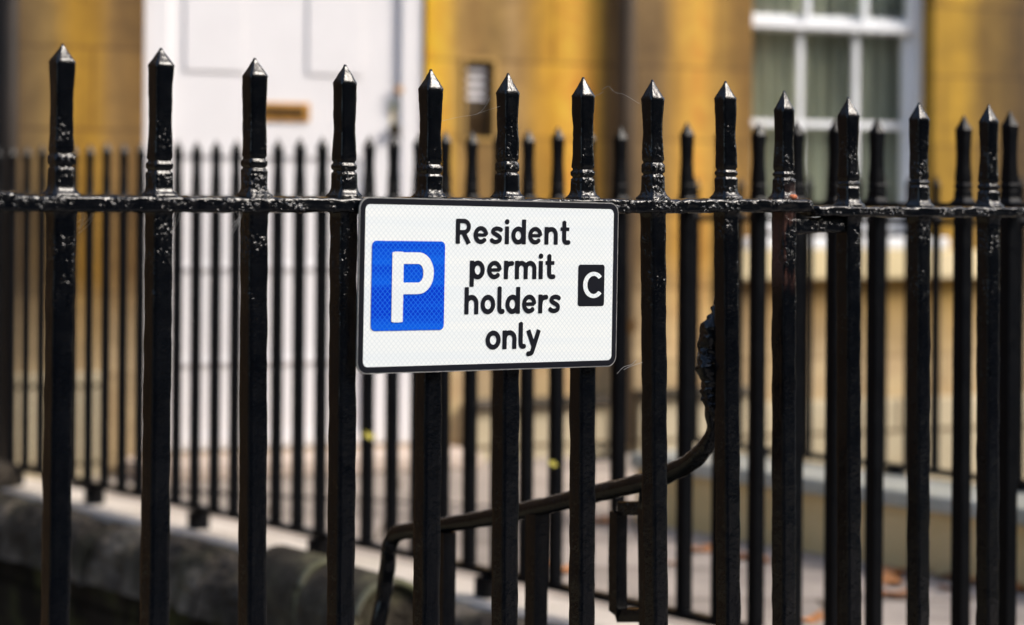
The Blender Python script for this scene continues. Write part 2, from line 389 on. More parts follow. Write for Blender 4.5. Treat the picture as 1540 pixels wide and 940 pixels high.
# ------------------------------------------------------------------ HOUSE
def house_stone():
    m, nt, bs = mat_new('stained_golden_stone'); tc = nt.nodes.new('ShaderNodeTexCoord')
    sep = nt.nodes.new('ShaderNodeSeparateXYZ'); nt.links.new(tc.outputs['Object'], sep.inputs[0])
    wob = noise_n(nt, .8, 4, coord(nt, (1, 1, .6)))
    x = math_n(nt, 'ADD', sep.outputs[0], math_n(nt, 'MULTIPLY', math_n(nt, 'SUBTRACT', wob.outputs[0], .5), .10))
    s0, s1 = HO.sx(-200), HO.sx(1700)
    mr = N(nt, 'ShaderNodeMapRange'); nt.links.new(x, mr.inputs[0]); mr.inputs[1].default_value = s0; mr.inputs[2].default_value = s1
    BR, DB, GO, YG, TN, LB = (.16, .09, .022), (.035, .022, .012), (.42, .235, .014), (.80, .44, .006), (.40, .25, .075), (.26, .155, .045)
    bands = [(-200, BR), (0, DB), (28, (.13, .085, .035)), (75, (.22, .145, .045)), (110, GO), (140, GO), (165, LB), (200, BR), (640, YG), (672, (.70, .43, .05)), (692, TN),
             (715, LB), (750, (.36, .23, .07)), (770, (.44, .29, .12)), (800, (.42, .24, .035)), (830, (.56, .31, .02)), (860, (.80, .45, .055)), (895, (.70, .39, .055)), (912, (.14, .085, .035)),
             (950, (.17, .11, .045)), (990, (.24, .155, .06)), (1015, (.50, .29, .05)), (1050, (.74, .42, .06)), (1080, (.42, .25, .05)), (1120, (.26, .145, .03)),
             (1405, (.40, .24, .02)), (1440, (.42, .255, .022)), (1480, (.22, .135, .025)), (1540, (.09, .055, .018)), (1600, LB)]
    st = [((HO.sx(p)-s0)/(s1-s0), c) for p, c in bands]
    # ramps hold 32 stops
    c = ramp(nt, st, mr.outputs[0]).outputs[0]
    streak = noise_n(nt, 5.0, 5, coord(nt, (1, 1, .12)), .6)
    c = mixc(nt, .75, c, ramp(nt, [(.28, (.30, .27, .24)), (.5, (.5, .5, .5)), (.75, (.72, .70, .66))], streak.outputs[0]).outputs[0], 'OVERLAY')
    blot = noise_n(nt, 1.3, 5, coord(nt, (1, 1, .8)), .6)
    c = mixc(nt, .5, c, ramp(nt, [(.3, (.34, .31, .28)), (.7, (.64, .62, .58))], blot.outputs[0]).outputs[0], 'OVERLAY')
    # rain-washed, paler stone low down (below about the sill line)
    zr = N(nt, 'ShaderNodeMapRange'); nt.links.new(math_n(nt, 'ADD', sep.outputs[2], math_n(nt, 'MULTIPLY', blot.outputs[0], .5)), zr.inputs[0])
    zr.inputs[1].default_value = 1.45; zr.inputs[2].default_value = .95
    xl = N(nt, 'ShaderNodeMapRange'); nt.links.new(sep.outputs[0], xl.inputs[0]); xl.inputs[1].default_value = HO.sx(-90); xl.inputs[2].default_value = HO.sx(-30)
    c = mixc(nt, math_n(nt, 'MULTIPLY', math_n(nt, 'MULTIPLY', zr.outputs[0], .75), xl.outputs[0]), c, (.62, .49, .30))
    c = mixc(nt, math_n(nt, 'MULTIPLY', math_n(nt, 'SUBTRACT', 1.0, xl.outputs[0]), .45), c, (.05, .05, .052))  # unseen wall left of view, darkened to tone down reflections in the bars
    mot = noise_n(nt, 7, 6, coord(nt, (1, 1, 1)), .65, .6)
    c = mixc(nt, .6, c, ramp(nt, [(.3, (.30, .28, .25)), (.55, (.52, .51, .50)), (.75, (.68, .68, .66))], mot.outputs[0]).outputs[0], 'OVERLAY')
    cbb = nt.nodes.new('ShaderNodeCombineXYZ'); nt.links.new(sep.outputs[0], cbb.inputs[0]); nt.links.new(sep.outputs[2], cbb.inputs[1])
    bb = N(nt, 'ShaderNodeTexBrick', i_Scale=1.0); bb.inputs['Brick Width'].default_value = .9; bb.inputs['Row Height'].default_value = .36; bb.inputs['Mortar Size'].default_value = .008; bb.inputs['Bias'].default_value = 0
    bb.inputs['Color1'].default_value = (.62, .60, .56, 1); bb.inputs['Color2'].default_value = (1, 1, 1, 1); bb.inputs['Mortar'].default_value = (.45, .40, .33, 1)
    nt.links.new(cbb.outputs[0], bb.inputs['Vector']); c = mixc(nt, .75, c, bb.outputs[0], 'MULTIPLY')
    nt.links.new(c, bs.inputs['Base Color']); bs.inputs['Roughness'].default_value = .85
    # ashlar joints as relief
    cb = nt.nodes.new('ShaderNodeCombineXYZ'); nt.links.new(sep.outputs[0], cb.inputs[0]); nt.links.new(sep.outputs[2], cb.inputs[1])
    b = N(nt, 'ShaderNodeTexBrick', i_Scale=1.0); b.inputs['Brick Width'].default_value = .9; b.inputs['Row Height'].default_value = .36; b.inputs['Mortar Size'].default_value = .006
    nt.links.new(cb.outputs[0], b.inputs['Vector'])
    p = bump(nt, bs, math_n(nt, 'SUBTRACT', 1.0, b.outputs['Fac']), .5, .006)
    bump(nt, bs, noise_n(nt, 60, 4, tc.outputs['Object']).outputs[0], .4, .006, p)
    return m
M_HOUSE = house_stone()
M_WHITE = simple('white_gloss_paint', (.74, .73, .74), .35, var=.04, scale=3)
M_WHITEW = simple('white_window_paint', (.78, .80, .82), .4, var=.06, scale=4)
M_DARKIN = simple('dark_interior', (.05, .055, .05), .9)

house = empty('town_house', HO.mat(0, 0, 0))
tag(house, 'golden brown stained stone town house front with white door and sash window', 'house')
HTOP = 7.2
dx0, dx1 = HO.sx(215), HO.sx(640); dz0, dz1 = HO.hit(430, 676)[1], HO.hit(430, 676)[1] + 2.95
wx0, wx1 = HO.sx(1130), HO.sx(1404); wz0 = HO.hit(1265, 366)[1]; wz1 = wz0 + 2.3
ix0, ix1 = HO.sx(699), HO.sx(741); iz0, iz1 = HO.hit(720, 207)[1], HO.hit(720, 92)[1]
H0, H1 = -30.0, HO.sx(3600)  # left end run on out of view so the bars reflect wall
def wall_slab(bm, xs, zs, holes, y0, y1):
    """slab with rectangular openings; y0 front (towards street), y1 back"""
    def inside(x, z): return any(h[0] < x < h[1] and h[2] < z < h[3] for h in holes)
    xs = sorted(set(xs + [v for h in holes for v in h[:2]])); zs = sorted(set(zs + [v for h in holes for v in h[2:4]]))
    vc = {}
    def v(i, j, k):
        if (i, j, k) not in vc: vc[(i, j, k)] = bm.verts.new((xs[i], (y0, y1)[k], zs[j]))
        return vc[(i, j, k)]
    solid = {(i, j) for i in range(len(xs)-1) for j in range(len(zs)-1) if not inside((xs[i]+xs[i+1])/2, (zs[j]+zs[j+1])/2)}
    for (i, j) in solid:
        bm.faces.new((v(i,j,0), v(i+1,j,0), v(i+1,j+1,0), v(i,j+1,0))); bm.faces.new((v(i,j,1), v(i,j+1,1), v(i+1,j+1,1), v(i+1,j,1)))
        for (di, dj, a, b) in ((-1,0,(i,j),(i,j+1)), (1,0,(i+1,j+1),(i+1,j)), (0,-1,(i+1,j),(i,j)), (0,1,(i,j+1),(i+1,j+1))):
            if (i+di, j+dj) not in solid: bm.faces.new((v(*a,0), v(*b,0), v(*b,1), v(*a,1)))
upx = [(HO.sx(300), HO.sx(300)+1.0), (wx0, wx1)] + [(-k*2.6-1.0, -k*2.6+.05) for k in range(1, 11)]
holes = [(dx0, dx1, dz0, dz1), (wx0, wx1, wz0, wz1), (ix0, ix1, iz0, iz1)] + [(a, b, 4.9, 6.5) for a, b in upx]
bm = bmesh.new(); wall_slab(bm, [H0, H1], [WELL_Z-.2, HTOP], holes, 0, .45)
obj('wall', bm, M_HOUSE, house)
bm = bmesh.new(); box(bm, H0, H1, .44+.02, 7, HTOP-.3, HTOP-.1); box(bm, H0, H0+.3, .452, 7, WELL_Z, HTOP-.3); box(bm, H1-.3, H1, .452, 7, WELL_Z, HTOP-.3); box(bm, H0, H1, 7.0, 7.3, WELL_Z, HTOP)
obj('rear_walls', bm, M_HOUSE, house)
bm = bmesh.new(); box(bm, H0-.1, H1+.1, -.22, .40, HTOP+.003, HTOP+.22, .04); box(bm, H0, H1, -.12, -.003, HTOP-.16, HTOP, .02)
obj('cornice', bm, M_APRON, house)
# upper windows (outside the picture)
def sash(parent, x0, x1, z0, z1, dep, cols=3, rows=(.5,), nm='window'):
    pass
# --- door
M_BRASS = simple('aged_brass', (.50, .25, .05), .4, metal=.25, var=.3, scale=20)
M_LETTER = simple('dark_letter_flap', (.10, .055, .02), .4, metal=.8)
dcx = dx0 + .115; dw0, dw1 = HO.sx(246, -.1), HO.sx(592, -.1)
bm = bmesh.new(); fz = dz1-.35
box(bm, dx0+.003, dw0, .02, .22, dz0+.003, dz1-.003, .008); box(bm, dw1, dx1-.003, .02, .22, dz0+.003, dz1-.003, .008); box(bm, dw0+.001, dw1-.001, .05, .22, fz, fz+.07, .006); box(bm, dw0+.001, dw1-.001, .05, .22, dz1-.07, dz1-.004, .006)
obj('door_frame', bm, M_WHITE, house)
bm = bmesh.new(); box(bm, dw0+.002, dw1-.002, .12, .13, fz+.07, dz1-.07)
M_GLASSD, ntg, bsg = mat_new('dark_pane_glass'); bsg.inputs['Base Color'].default_value = (.03, .035, .035, 1); bsg.inputs['Roughness'].default_value = .04
obj('fanlight', bm, M_GLASSD, house)
# leaf: stiles/rails thick, recessed panels
def hz(px, py, off=-.12): return HO.hit(px, py, off)[1]
def hx(px, off=-.12): return HO.sx(px, off)
leaf = bmesh.new()
pz = [(hz(400, 112), fz-.15)]
P = []
for (a, b) in ((268, 358), (452, 535)):
    P.append((hx(a), hx(b), hz(400, 112), fz-.14))
low = [(hx(268), hx(535), hz(400, 398), hz(400, 236)), (hx(268), hx(535), hz(400, 539), hz(400, 403)), (hx(268), hx(535), hz(400, 652), hz(400, 544))]
UP = P; P = low
wall_slab(leaf, [dw0+.004, dw1-.004], [dz0+.01, fz-.004], P, .112, .155)
for (x0, x1, z0, z1) in P: 
    dd = .150 if z1 > 2 else .126
    box(leaf, x0-.001, x1+.001, dd if dd > .13 else .1265, .154, z0-.001, z1+.001)
door = obj('door', leaf, M_WHITE, house); door.location.y = -.062
for (x0, x1, z0, z1) in UP:
    mo = bmesh.new(); box(mo, x0, x1, .103, .1115, z0, z1, .006); obj('raised_panel', mo, M_WHITE, door)

bm = bmesh.new(); lx0, lx1 = hx(372), hx(456); lz0, lz1 = hz(414, 183), hz(414, 155)
box(bm, lx0, lx1, .100, .1115, lz0, lz1, .003)
lp = obj('letter_plate', bm, M_BRASS, door)
bm = bmesh.new(); box(bm, lx0+.03, lx1-.03, .095, .0995, lz0+.022, lz1-.022, .002); obj('letter_flap', bm, M_LETTER, lp)
def disc(bm, x, z, r, y0, y1, n=20):
    tube(bm, [(x, y1, z), (x, y0+.004, z), (x, y0, z)], [r, r, r*.8], n)
bm = bmesh.new(); disc(bm, hx(580), hz(580, 160), .016, .085, .1115); obj('door_lock', bm, simple('greened_brass', (.16, .19, .11), .45, metal=.7), door)
bm = bmesh.new(); disc(bm, hx(580), hz(580, 196), .028, .065, .085); disc(bm, hx(580), hz(580, 196), .014, .0855, .1115); obj('door_knob', bm, simple('dark_bronze', (.06, .045, .02), .3, metal=1), door)
bm = bmesh.new(); box(bm, hx(577), hx(584), .106, .1115, hz(580, 190), hz(580, 166), .002); obj('escutcheon', bm, simple('pale_brass', (.70, .60, .38), .5, metal=.3), door)
bm = bmesh.new(); disc(bm, HO.sx(598, -.02), HO.hit(598, 135, -.02)[1], .019, .004, .0195); obj('bell_push', bm, M_BRASS, house)
bm = bmesh.new(); box(bm, dx0-.1, dx1+.12, -.40, .12, PATH_Z+.002, dz0-.004, .015); obj('doorstep', bm, stone_mat('step_stone', [(.42, .34, .28), (.56, .47, .40)], 2), house)
bm = bmesh.new(); box(bm, dx0+.003, dx1-.003, .05, .25, dz0-.05, dz0+.0025, .004); obj('threshold', bm, simple('brown_threshold', (.12, .08, .05), .7), house)
# --- intercom in a shallow stone recess
bm = bmesh.new(); box(bm, ix0+.002, ix1-.002, .035, .09, iz0+.002, iz1-.002, .004)
ic = obj('door_entry_panel', bm, simple('bronze_entry_panel', (.055, .036, .016), .5, metal=.2), house)
bm = bmesh.new(); iw = ix1-ix0
for k in range(4):
    z = iz1 - .035 - k*.042
    box(bm, ix0+.022, ix1-.026, .029, .0345, z-.021, z, .002)
obj('name_cards', bm, simple('white_cards', (.80, .78, .80), .5, var=.05), ic)
bm = bmesh.new(); zc = (iz0+iz1)/2-.05
for k in range(8): box(bm, ix0+.03, ix1-.03, .030, .0345, zc-.02-.014*k-.006, zc-.02-.014*k)
obj('speaker_grille', bm, M_LETTER, ic)
bm = bmesh.new()
for q in ((ix0-.018, ix0, iz0-.018, iz1+.018), (ix1, ix1+.018, iz0-.018, iz1+.018), (ix0+.001, ix1-.001, iz1, iz1+.018), (ix0+.001, ix1-.001, iz0-.018, iz0)): box(bm, q[0], q[1], -.010, -.003, q[2], q[3], .002)
obj('stone_surround', bm, simple('tan_stone', (.42, .26, .075), .85, scale=5), house)
# --- drainpipe / dark pipe between the bays
bm = bmesh.new(); pxs = HO.sx(928); pr = .05
tube(bm, [(pxs, -.075, z) for z in (PATH_Z+.05, 2.0, 4.0, HTOP-.1)], pr, 20)
pipe = obj('drainpipe', bm, simple('dark_brown_pipe', (.055, .035, .018), .5, scale=4), house, smooth=True)
for z in (.9, 2.75, 4.6):
    bm = bmesh.new(); tube(bm, [(pxs, -.075, z-.03), (pxs, -.075, z+.03)], pr+.008, 20); box(bm, pxs-.1, pxs+.1, -.03, -.004, z-.025, z+.025, .004)
    obj('pipe_bracket', bm, M_LETTER, pipe)
bm = bmesh.new(); px2 = HO.sx(4)
tube(bm, [(px2, -.065, z) for z in (WELL_Z+.05, 2.0, 4.0, HTOP-.1)], .05, 20)
pipe2 = obj('drainpipe', bm, simple('near_black_pipe', (.02, .014, .01), .5, scale=4), house, smooth=True)
# --- window
M_SASHW = M_WHITEW
win = None
D1, D2 = -.10, -.14                       # upper sash plane, lower sash plane
bm = bmesh.new(); box(bm, wx0-.14, wx0-.06, .10, .22, wz0+.003, wz1-.003, .006); jx = HO.sx(1376, -.1)
box(bm, jx, wx1-.002, .10, .22, wz0+.003, wz1-.003, .006); box(bm, wx0-.059, jx-.001, .10, .22, wz1-.09, wz1-.003, .006)
win = obj('window', bm, M_SASHW, house)
mt0, mt1 = HO.hit(1300, 50, -.1)[1], HO.hit(1300, 26, -.1)[1]
def sashbox(z0, z1, yA, yB, bars_x, bars_z, x0, x1, rail):
    bm = bmesh.new(); st = .045
    box(bm, x0, x0+st, yA, yB, z0, z1, .003); box(bm, x1-st, x1, yA, yB, z0, z1, .003)
    box(bm, x0+st+.001, x1-st-.001, yA, yB, z1-rail[1], z1, .003); box(bm, x0+st+.001, x1-st-.001, yA, yB, z0, z0+rail[0], .003)
    for b in bars_x: box(bm, b-.017, b+.017, yA+.004, yB-.004, z0+rail[0]+.001, z1-rail[1]-.001, .003)
    for b in bars_z: box(bm, x0+st+.001, x1-st-.001, yA+.0055, yB-.0055, b-.017, b+.017, .003)
    return bm
sx0, sx1 = wx0-.058, jx-.002
bx = [HO.sx(1206, -.13), HO.sx(1290, -.13)]
zb = HO.hit(1250, 187, -.13)[1]
o1 = obj('lower_sash', sashbox(wz0+.06, mt1, .145, .185, bx, [zb], sx0, sx1, (.09, mt1-mt0)), M_SASHW, win)
bxu = [HO.sx(1213, -.11), HO.sx(1299, -.11)]
o2 = obj('upper_sash', sashbox(mt0+.01, wz1-.092, .100, .140, bxu, [mt0+.62], sx0, sx1, (.045, .06)), M_SASHW, win)
# glass
M_GL, ntg, _ = mat_new('window_glass'); ntg.nodes.clear()
out = ntg.nodes.new('ShaderNodeOutputMaterial'); mx = ntg.nodes.new('ShaderNodeMixShader'); tr = ntg.nodes.new('ShaderNodeBsdfTransparent'); gl = ntg.nodes.new('ShaderNodeBsdfGlossy')
tr.inputs[0].default_value = (.93, .95, .92, 1); gl.inputs['Roughness'].default_value = .02;
mx.inputs[0].default_value = .09; ntg.links.new(tr.outputs[0], mx.inputs[1]); ntg.links.new(gl.outputs[0], mx.inputs[2]); ntg.links.new(mx.outputs[0], out.inputs[0])
bm = bmesh.new(); box(bm, sx0+.046, sx1-.046, .163, .167, wz0+.151, mt0-.001); obj('pane', bm, M_GL, win)
bm = bmesh.new(); box(bm, sx0+.046, sx1-.046, .118, .122, mt1+.032, wz1-.153); obj('pane', bm, M_GL, win)
def curtain(name, x0, x1, z0, z1, y, amp, freq, mat, seed):
    bm = bmesh.new(); n = 160; cols = []
    for i in range(n+1):
        u = i/n; x = x0+(x1-x0)*u
        yy = y + amp*math.sin(freq*u*6.283+seed) + amp*.5*math.sin(freq*2.3*u*6.283+seed*2)
        cols.append([bm.verts.new((x, yy + .015*math.sin(9*z+seed)*u, z)) for z in np.linspace(z0, z1, 8)])
    for i in range(n):
        for j in range(7): bm.faces.new((cols[i][j], cols[i+1][j], cols[i+1][j+1], cols[i][j+1]))
    o = obj(name, bm, mat, win, smooth=True)
    md = o.modifiers.new('s', 'SOLIDIFY'); md.thickness = .003
    return o
def cloth(name, col):
    m, nt, bs = mat_new(name); n = noise_n(nt, 14, 3, coord(nt, (1, 1, .05)))
    nt.links.new(ramp(nt, [(.35, tuple(c*.42 for c in col)), (.65, col)], n.outputs[0]).outputs[0], bs.inputs['Base Color']); bs.inputs['Roughness'].default_value = .9
    return m
ww = wx1-wx0
curtain('curtain', wx0-.08, wx0+ww*.60, wz0+.02, wz1, .23, .020, 9, cloth('cream_green_curtain', (.74, .74, .62)), 1.0)
curtain('curtain', wx0+ww*.60, wx1+.1, wz0+.02, wz1, .25, .022, 7, cloth('grey_green_curtain', (.62, .63, .55)), 2.0)
bm = bmesh.new(); box(bm, wx0-1, wx1+1, 3.0, 3.1, wz0-1, wz1+1); box(bm, wx0-1, wx1+1, .46, 3.0, wz0-1, wz0-.9); obj('room_wall', bm, M_DARKIN, house)
bm = bmesh.new(); box(bm, wx0-.06, wx1+.06, -.06, .098, wz0-.03, wz0+.03, .01); obj('window_sill', bm, M_WHITEW, win)
zap = HO.hit(1300, 420, .1)[1]
bm = bmesh.new(); box(bm, wx0-.12, HO.sx(1500), -.09, -.003, zap, wz0-.034, .012); obj('stone_apron', bm, M_APRON, house)
# --- plinth courses right and left of the door
for (a, b, ya_, tp) in ((HO.sx(700), HO.sx(920)-.04, -.07, 598), (HO.sx(940)+.05, HO.sx(1120), -.07, 590)):
    bm = bmesh.new(); zt = HO.hit((a and 830), tp, .07)[1]
    box(bm, a, b, ya_, -.003, PATH_Z-.2, zt-.05, .01); obj('plinth', bm, M_BEIGE, house)
    bm = bmesh.new(); box(bm, a-.0, b, ya_-.035, -.0035, zt-.048, zt, .012); obj('plinth_ledge', bm, M_COPE, house)
bm = bmesh.new(); box(bm, HO.sx(20), dx0-.16, -.06, -.003, WELL_Z, HO.hit(120, 560, .06)[1], .012); obj('plinth', bm, M_BEIGE, house)
bm = bmesh.new(); box(bm, HO.sx(1120), HO.sx(2300), -.05, -.003, WELL_Z, HO.hit(1300, 600, .05)[1], .012); obj('plinth', bm, M_BEIGE, house)
# upper windows outside the picture
for a, b in upx:
    bm = bmesh.new(); box(bm, a+.002, b-.002, .16, .17, 4.902, 6.498); obj('pane', bm, M_GLASSD, house)
    bm = bmesh.new()
    for q in ((a+.003, a+.08, 4.905, 6.495), (b-.08, b-.003, 4.905, 6.495)): box(bm, q[0], q[1], .10, .158, q[2], q[3], .004)
    for z in (4.905, 5.66, 6.43): box(bm, a+.081, b-.081, .10, .158, z, z+.065, .004)
    obj('window_frame', bm, M_WHITEW, house)

# ------------------------------------------------------------------ dark retaining wall below railing A
t_lo, t_hi = tA_f, tA_h - .02
CT = EYE - 1.185                           # top of the coping
wA = empty('retaining_wall', BA.mat(0, 0, 0))
tag(wA, 'dark mossy stone retaining wall with worn rounded coping below the rear railing', 'wall')
# local frame of BA: x along (towards the house), -y = BA.n side (n points right/path?)
side = 1.0 if BA.n.dot(Vector((1, 0, 0))) > 0 else -1.0   # n points to +x (path side)
# path side is +off (local -y); stairwell side is local +y
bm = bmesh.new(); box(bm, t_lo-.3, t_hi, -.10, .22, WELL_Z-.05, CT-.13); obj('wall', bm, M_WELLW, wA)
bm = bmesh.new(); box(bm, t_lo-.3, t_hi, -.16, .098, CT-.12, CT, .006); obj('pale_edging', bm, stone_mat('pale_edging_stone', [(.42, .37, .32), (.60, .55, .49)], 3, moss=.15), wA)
def coping_stone(a, b, seed):
    bm = bmesh.new(); n = 44; sec = []
    for k in range(11):                    # rounded nose on the stairwell side
        u = k/10; 
        an = math.pi/2*u; sec.append((.12+.14*math.sin(an), CT-.15+.14*math.cos(an)))
    sec = [(.102, CT-.12), (.102, CT-.012)] + sec + [(.28, CT-.215), (.10, CT-.215), (.10, CT-.125)]
    rings = []
    for i in range(n+1):
        u = a+(b-a)*i/n; e = min(i, n-i); sh = .012 if e == 0 else 0
        ring = []
        for (y, z) in sec:
            q = Vector((u*2.5+seed, y*4, z*4)); d = .032*noise.noise(q) + .022*noise.noise(q*3.1) + .012*noise.noise(q*9)
            ring.append(bm.verts.new((u + (sh if i == 0 else -sh if i == n else 0), y + (d if y > .1 else 0), z - sh + (d*.8 if z > CT-.12 and y > .1 else 0))))
        rings.append(ring)
    for i in range(n):
        for k in range(len(sec)): k2 = (k+1) % len(sec); bm.faces.new((rings[i][k], rings[i+1][k], rings[i+1][k2], rings[i][k2]))
    bm.faces.new(rings[0]); bm.faces.new(rings[-1][::-1])
    return bm
t = t_lo-.3; k = 0
while t < t_hi:
    L = min(random.uniform(.75, 1.05), t_hi-t)
    if t_hi-t-L < .3: L = t_hi-t
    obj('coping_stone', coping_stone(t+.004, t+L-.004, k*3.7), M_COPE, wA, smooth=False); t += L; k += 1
# round-topped stones standing against the wall in the well
def round_stone(px, depth, topy, w, label):
    r = ray(px, topy); t = depth/r.y; q = ORG + r*t
    e = empty('round_topped_stone', Matrix.Translation((q.x, q.y, WELL_Z)) @ Matrix.Rotation(R(33), 4, 'Z')); tag(e, label, 'stone block')
    H = q.z - WELL_Z
    def dome(r0, y0, y1, hh):
        bm = bmesh.new(); fr_, bk = [], []
        prof = [(-r0, 0)] + [(-r0*math.cos(math.pi*i/18), hh-r0+r0*math.sin(math.pi*i/18)) for i in range(19)] + [(r0, 0)]
        f = [bm.verts.new((x, y0, z)) for x, z in prof]; b = [bm.verts.new((x, y1, z)) for x, z in prof]
        bm.faces.new(f); bm.faces.new(b[::-1]); n = len(f)
        for i in range(n): bm.faces.new((f[i], b[i], b[(i+1) % n], f[(i+1) % n]))
        return bm
    b = dome(w/2, 0, .3, H); bmesh.ops.bevel(b, geom=[e_ for e_ in b.edges if e_.calc_length() > .2 or True][:0] or b.edges[:], offset=.004, segments=1, affect='EDGES')
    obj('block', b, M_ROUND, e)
    # raised pale rim round the arch
    bm = bmesh.new(); pts = [(-(w/2-.012), -.012, .1)] + [(-(w/2-.012)*math.cos(math.pi*i/18), -.012, H-w/2+(w/2-.012)*math.sin(math.pi*i/18)) for i in range(19)] + [(w/2-.012, -.012, .1)]
    tube(bm, pts, .011, 8, rough=.004); obj('rim', bm, M_RIM, e, smooth=True)
round_stone(585, 6.6, 868, .26, 'round topped grey stone with pale lichened rim behind the handrail corner')
round_stone(490, 7.1, 838, .22, 'round topped stone with pale rim below the third foot of the rear railing')
# light stone pier where the wall meets the house
bm = bmesh.new(); box(bm, 0, .42, -.25, .35, WELL_Z, CT+.10, .03)
o = obj('stone_pier', bm, M_COPE); o.matrix_world = BA.mat(tA_h-.62, 0, -.26); tag(o, 'squat weathered stone pier at the left end of the mossy wall', 'pier')

# ------------------------------------------------------------------ yellow kerb wall under railing B
e = empty('kerb_wall', BB.mat(0, 0, 0)); tag(e, 'low yellow stone kerb wall with pale coping beyond the leafy path', 'wall')
CB = EYE - .955
bm = bmesh.new(); box(bm, tB_f-6, tB_e, .03, .30, WELL_Z, CB-.060); obj('wall', bm, M_YWALL, e)
bm = bmesh.new(); box(bm, tB_f-6, tB_e, -.01, .34, CB-.058, CB, .012); obj('coping', bm, M_PALE, e)
# far side of the lightwell beyond railing B is the house plinth; its floor:
poly_prism('lightwell_floor', [BB.world(tB_f-6, 0, -.3), HO.world(H1, 0, 0), HO.world(hR, 0, 0), BB.world(tB_e, 0, -.3)], -.6, -.3, M_PAVE)

# ------------------------------------------------------------------ iron bars
def head_profile(Hh, b=.0145, sh=.0130, waist=.0115, g=(.038, .053), pyr=.030, fine=True):
    p = [(0.0005, b+.0065), (.003, b+.0042), (.006, b+.0020), (.010, b+.0006), (.014, b)]
    p += [(g[0]-.006, b), (g[0]-.003, b-.0003), (g[0]-.001, b-.0022), (g[0]+.001, b-.0024), (g[0]+.003, b-.0003), (g[0]+.006, b+.0002)]
    p += [(g[1]-.004, b), (g[1]-.001, b-.0022), (g[1]+.001, b-.0024), (g[1]+.004, b-.0008)]
    top = Hh - pyr; z0 = g[1]+.012; n = 16 if fine else 4
    for i in range(n+1):
        u = i/n; z = z0 + (top-.004-z0)*u
        w = (b-.0010)*(1-min(1, u*2.6)) + waist*min(1, u*2.6)
        if u > .38: w = waist + (sh-waist)*((u-.38)/.62)**1.2
        p.append((z, w))
    p.append((top, sh+.0004)); m = 6 if fine else 2
    for i in range(1, m+1):
        u = i/m; p.append((top+.001+(pyr-.001)*u, max(.0013, (sh-.0006)*(1-u)**1.0 + .0004)))
    return p
def bar_mesh(name, Hh, low, b=.0155, lean=(0, 0), seed=0, rough=.0011, n=24, fine=True, **kw):
    bm = bmesh.new(); prof = []
    nl = int(low/(.012 if fine else .4))+1
    for i in range(nl): z = -low + (low-.028)*i/nl; prof.append((z, b, b))
    prof += [(-.028, b, b), (-.0245, b+.0015, b+.0015)]
    prof += [(z, w, w) for z, w in head_profile(Hh, b=b-.0008, fine=fine, **kw)]
    loft(bm, prof, None, n=n, rough=rough if fine else 0, seed=seed, lean=lean)
    bmesh.ops.recalc_face_normals(bm, faces=bm.faces)
    me = bpy.data.meshes.new(name); bm.to_mesh(me); bm.free()
    return me

# front bars: x of tip, y of tip, x at the bottom edge, y of rail top, groove heights, material
bars1 = [(94, 66, 83, 293), (242, 72, 232, 294), (383, 87, 379, 294), (519, 97, 512, 295), (648, 104, 641, 296), (764, 110, 759, 297), (877, 116, 875, 298),
         (981, 120, 986, 298), (1091, 122, 1095, 297), (1179, 136, 1179, 298)]
bars2 = [(1276, 146, 1277, 308), (1382, 154, 1381, 309), (1487, 157, 1485, 310), (1598, 160, 1596, 310), (1718, 160, 1717, 311)]
bars0 = [(-70, 60, -84, 292), (-240, 52, -250, 291), (-418, 44, -428, 291), (-605, 36, -615, 290), (-802, 28, -812, 290)]
grooves = {0: (.040, .058), 1: (.036, .050), 2: (.041, .055), 3: (.038, .051), 4: (.036, .051), 5: (.040, .058), 6: (.034, .047), 7: (.040, .060), 8: (.036, .048), 9: (.036, .047)}
railing = empty('front_railing', FR.mat(0, 0, 0)); tag(railing, 'near row of glossy black spiked railings that carries the parking sign', 'railing')
railing2 = empty('front_railing', FR.mat(FR.sx(1276), 0, 0)); tag(railing2, 'near black spiked railings at the right edge, with slightly lower top rail', 'railing')
LOW = 1.44
def build_bars(root, lst, a0, kerb_z=.10, idx0=0):
    for i, (xt, yt, xb, yr) in enumerate(lst):
        at_, zt = FR.hit(xt, yt); ar, zr = FR.hit(xt + (xb-xt)*(yr-yt)/(940-yt), yr); ab, zb_ = FR.hit(xb, 940)
        lean = (at_-ab)/(zt-zb_)
        gi = idx0+i
        low = zr - kerb_z
        wb = .0155 if root is railing else .0150
        if gi in (10, 12): wb = .0158
        kw = {}
        if gi in grooves: kw['g'] = grooves[gi]
        else: kw['g'] = (.030+.004*(gi % 3), .043+.005*(gi % 2))
        pyr = (.025, .025, .027, .028, .031, .032, .031, .032, .030, .035, .034, .031, .033)[gi % 13]
        me = bar_mesh('bar', zt-zr, low, b=wb, lean=(lean, 0), seed=gi*1.7+1, pyr=pyr, waist=.0120+.0003*(gi % 3), sh=.0136+.0003*((gi*2) % 3), **kw)
        o = link('bar', me, M_BLACKR if (root is railing and xt == 1179) else M_BLACK, root, Matrix.Translation((ar-a0, 0, zr)) @ Matrix.Rotation(R((-2, 1.5, 0, 2, -1, 1, 0, 2, -2, 1)[gi % 10]), 4, 'Z'), smooth=True)
        if xt == 1179: tag(o, 'bar with reddish rust below the top rail')
build_bars(railing, bars0, 0, idx0=11); build_bars(railing, bars1, 0)
build_bars(railing2, bars2, FR.sx(1276), idx0=10)
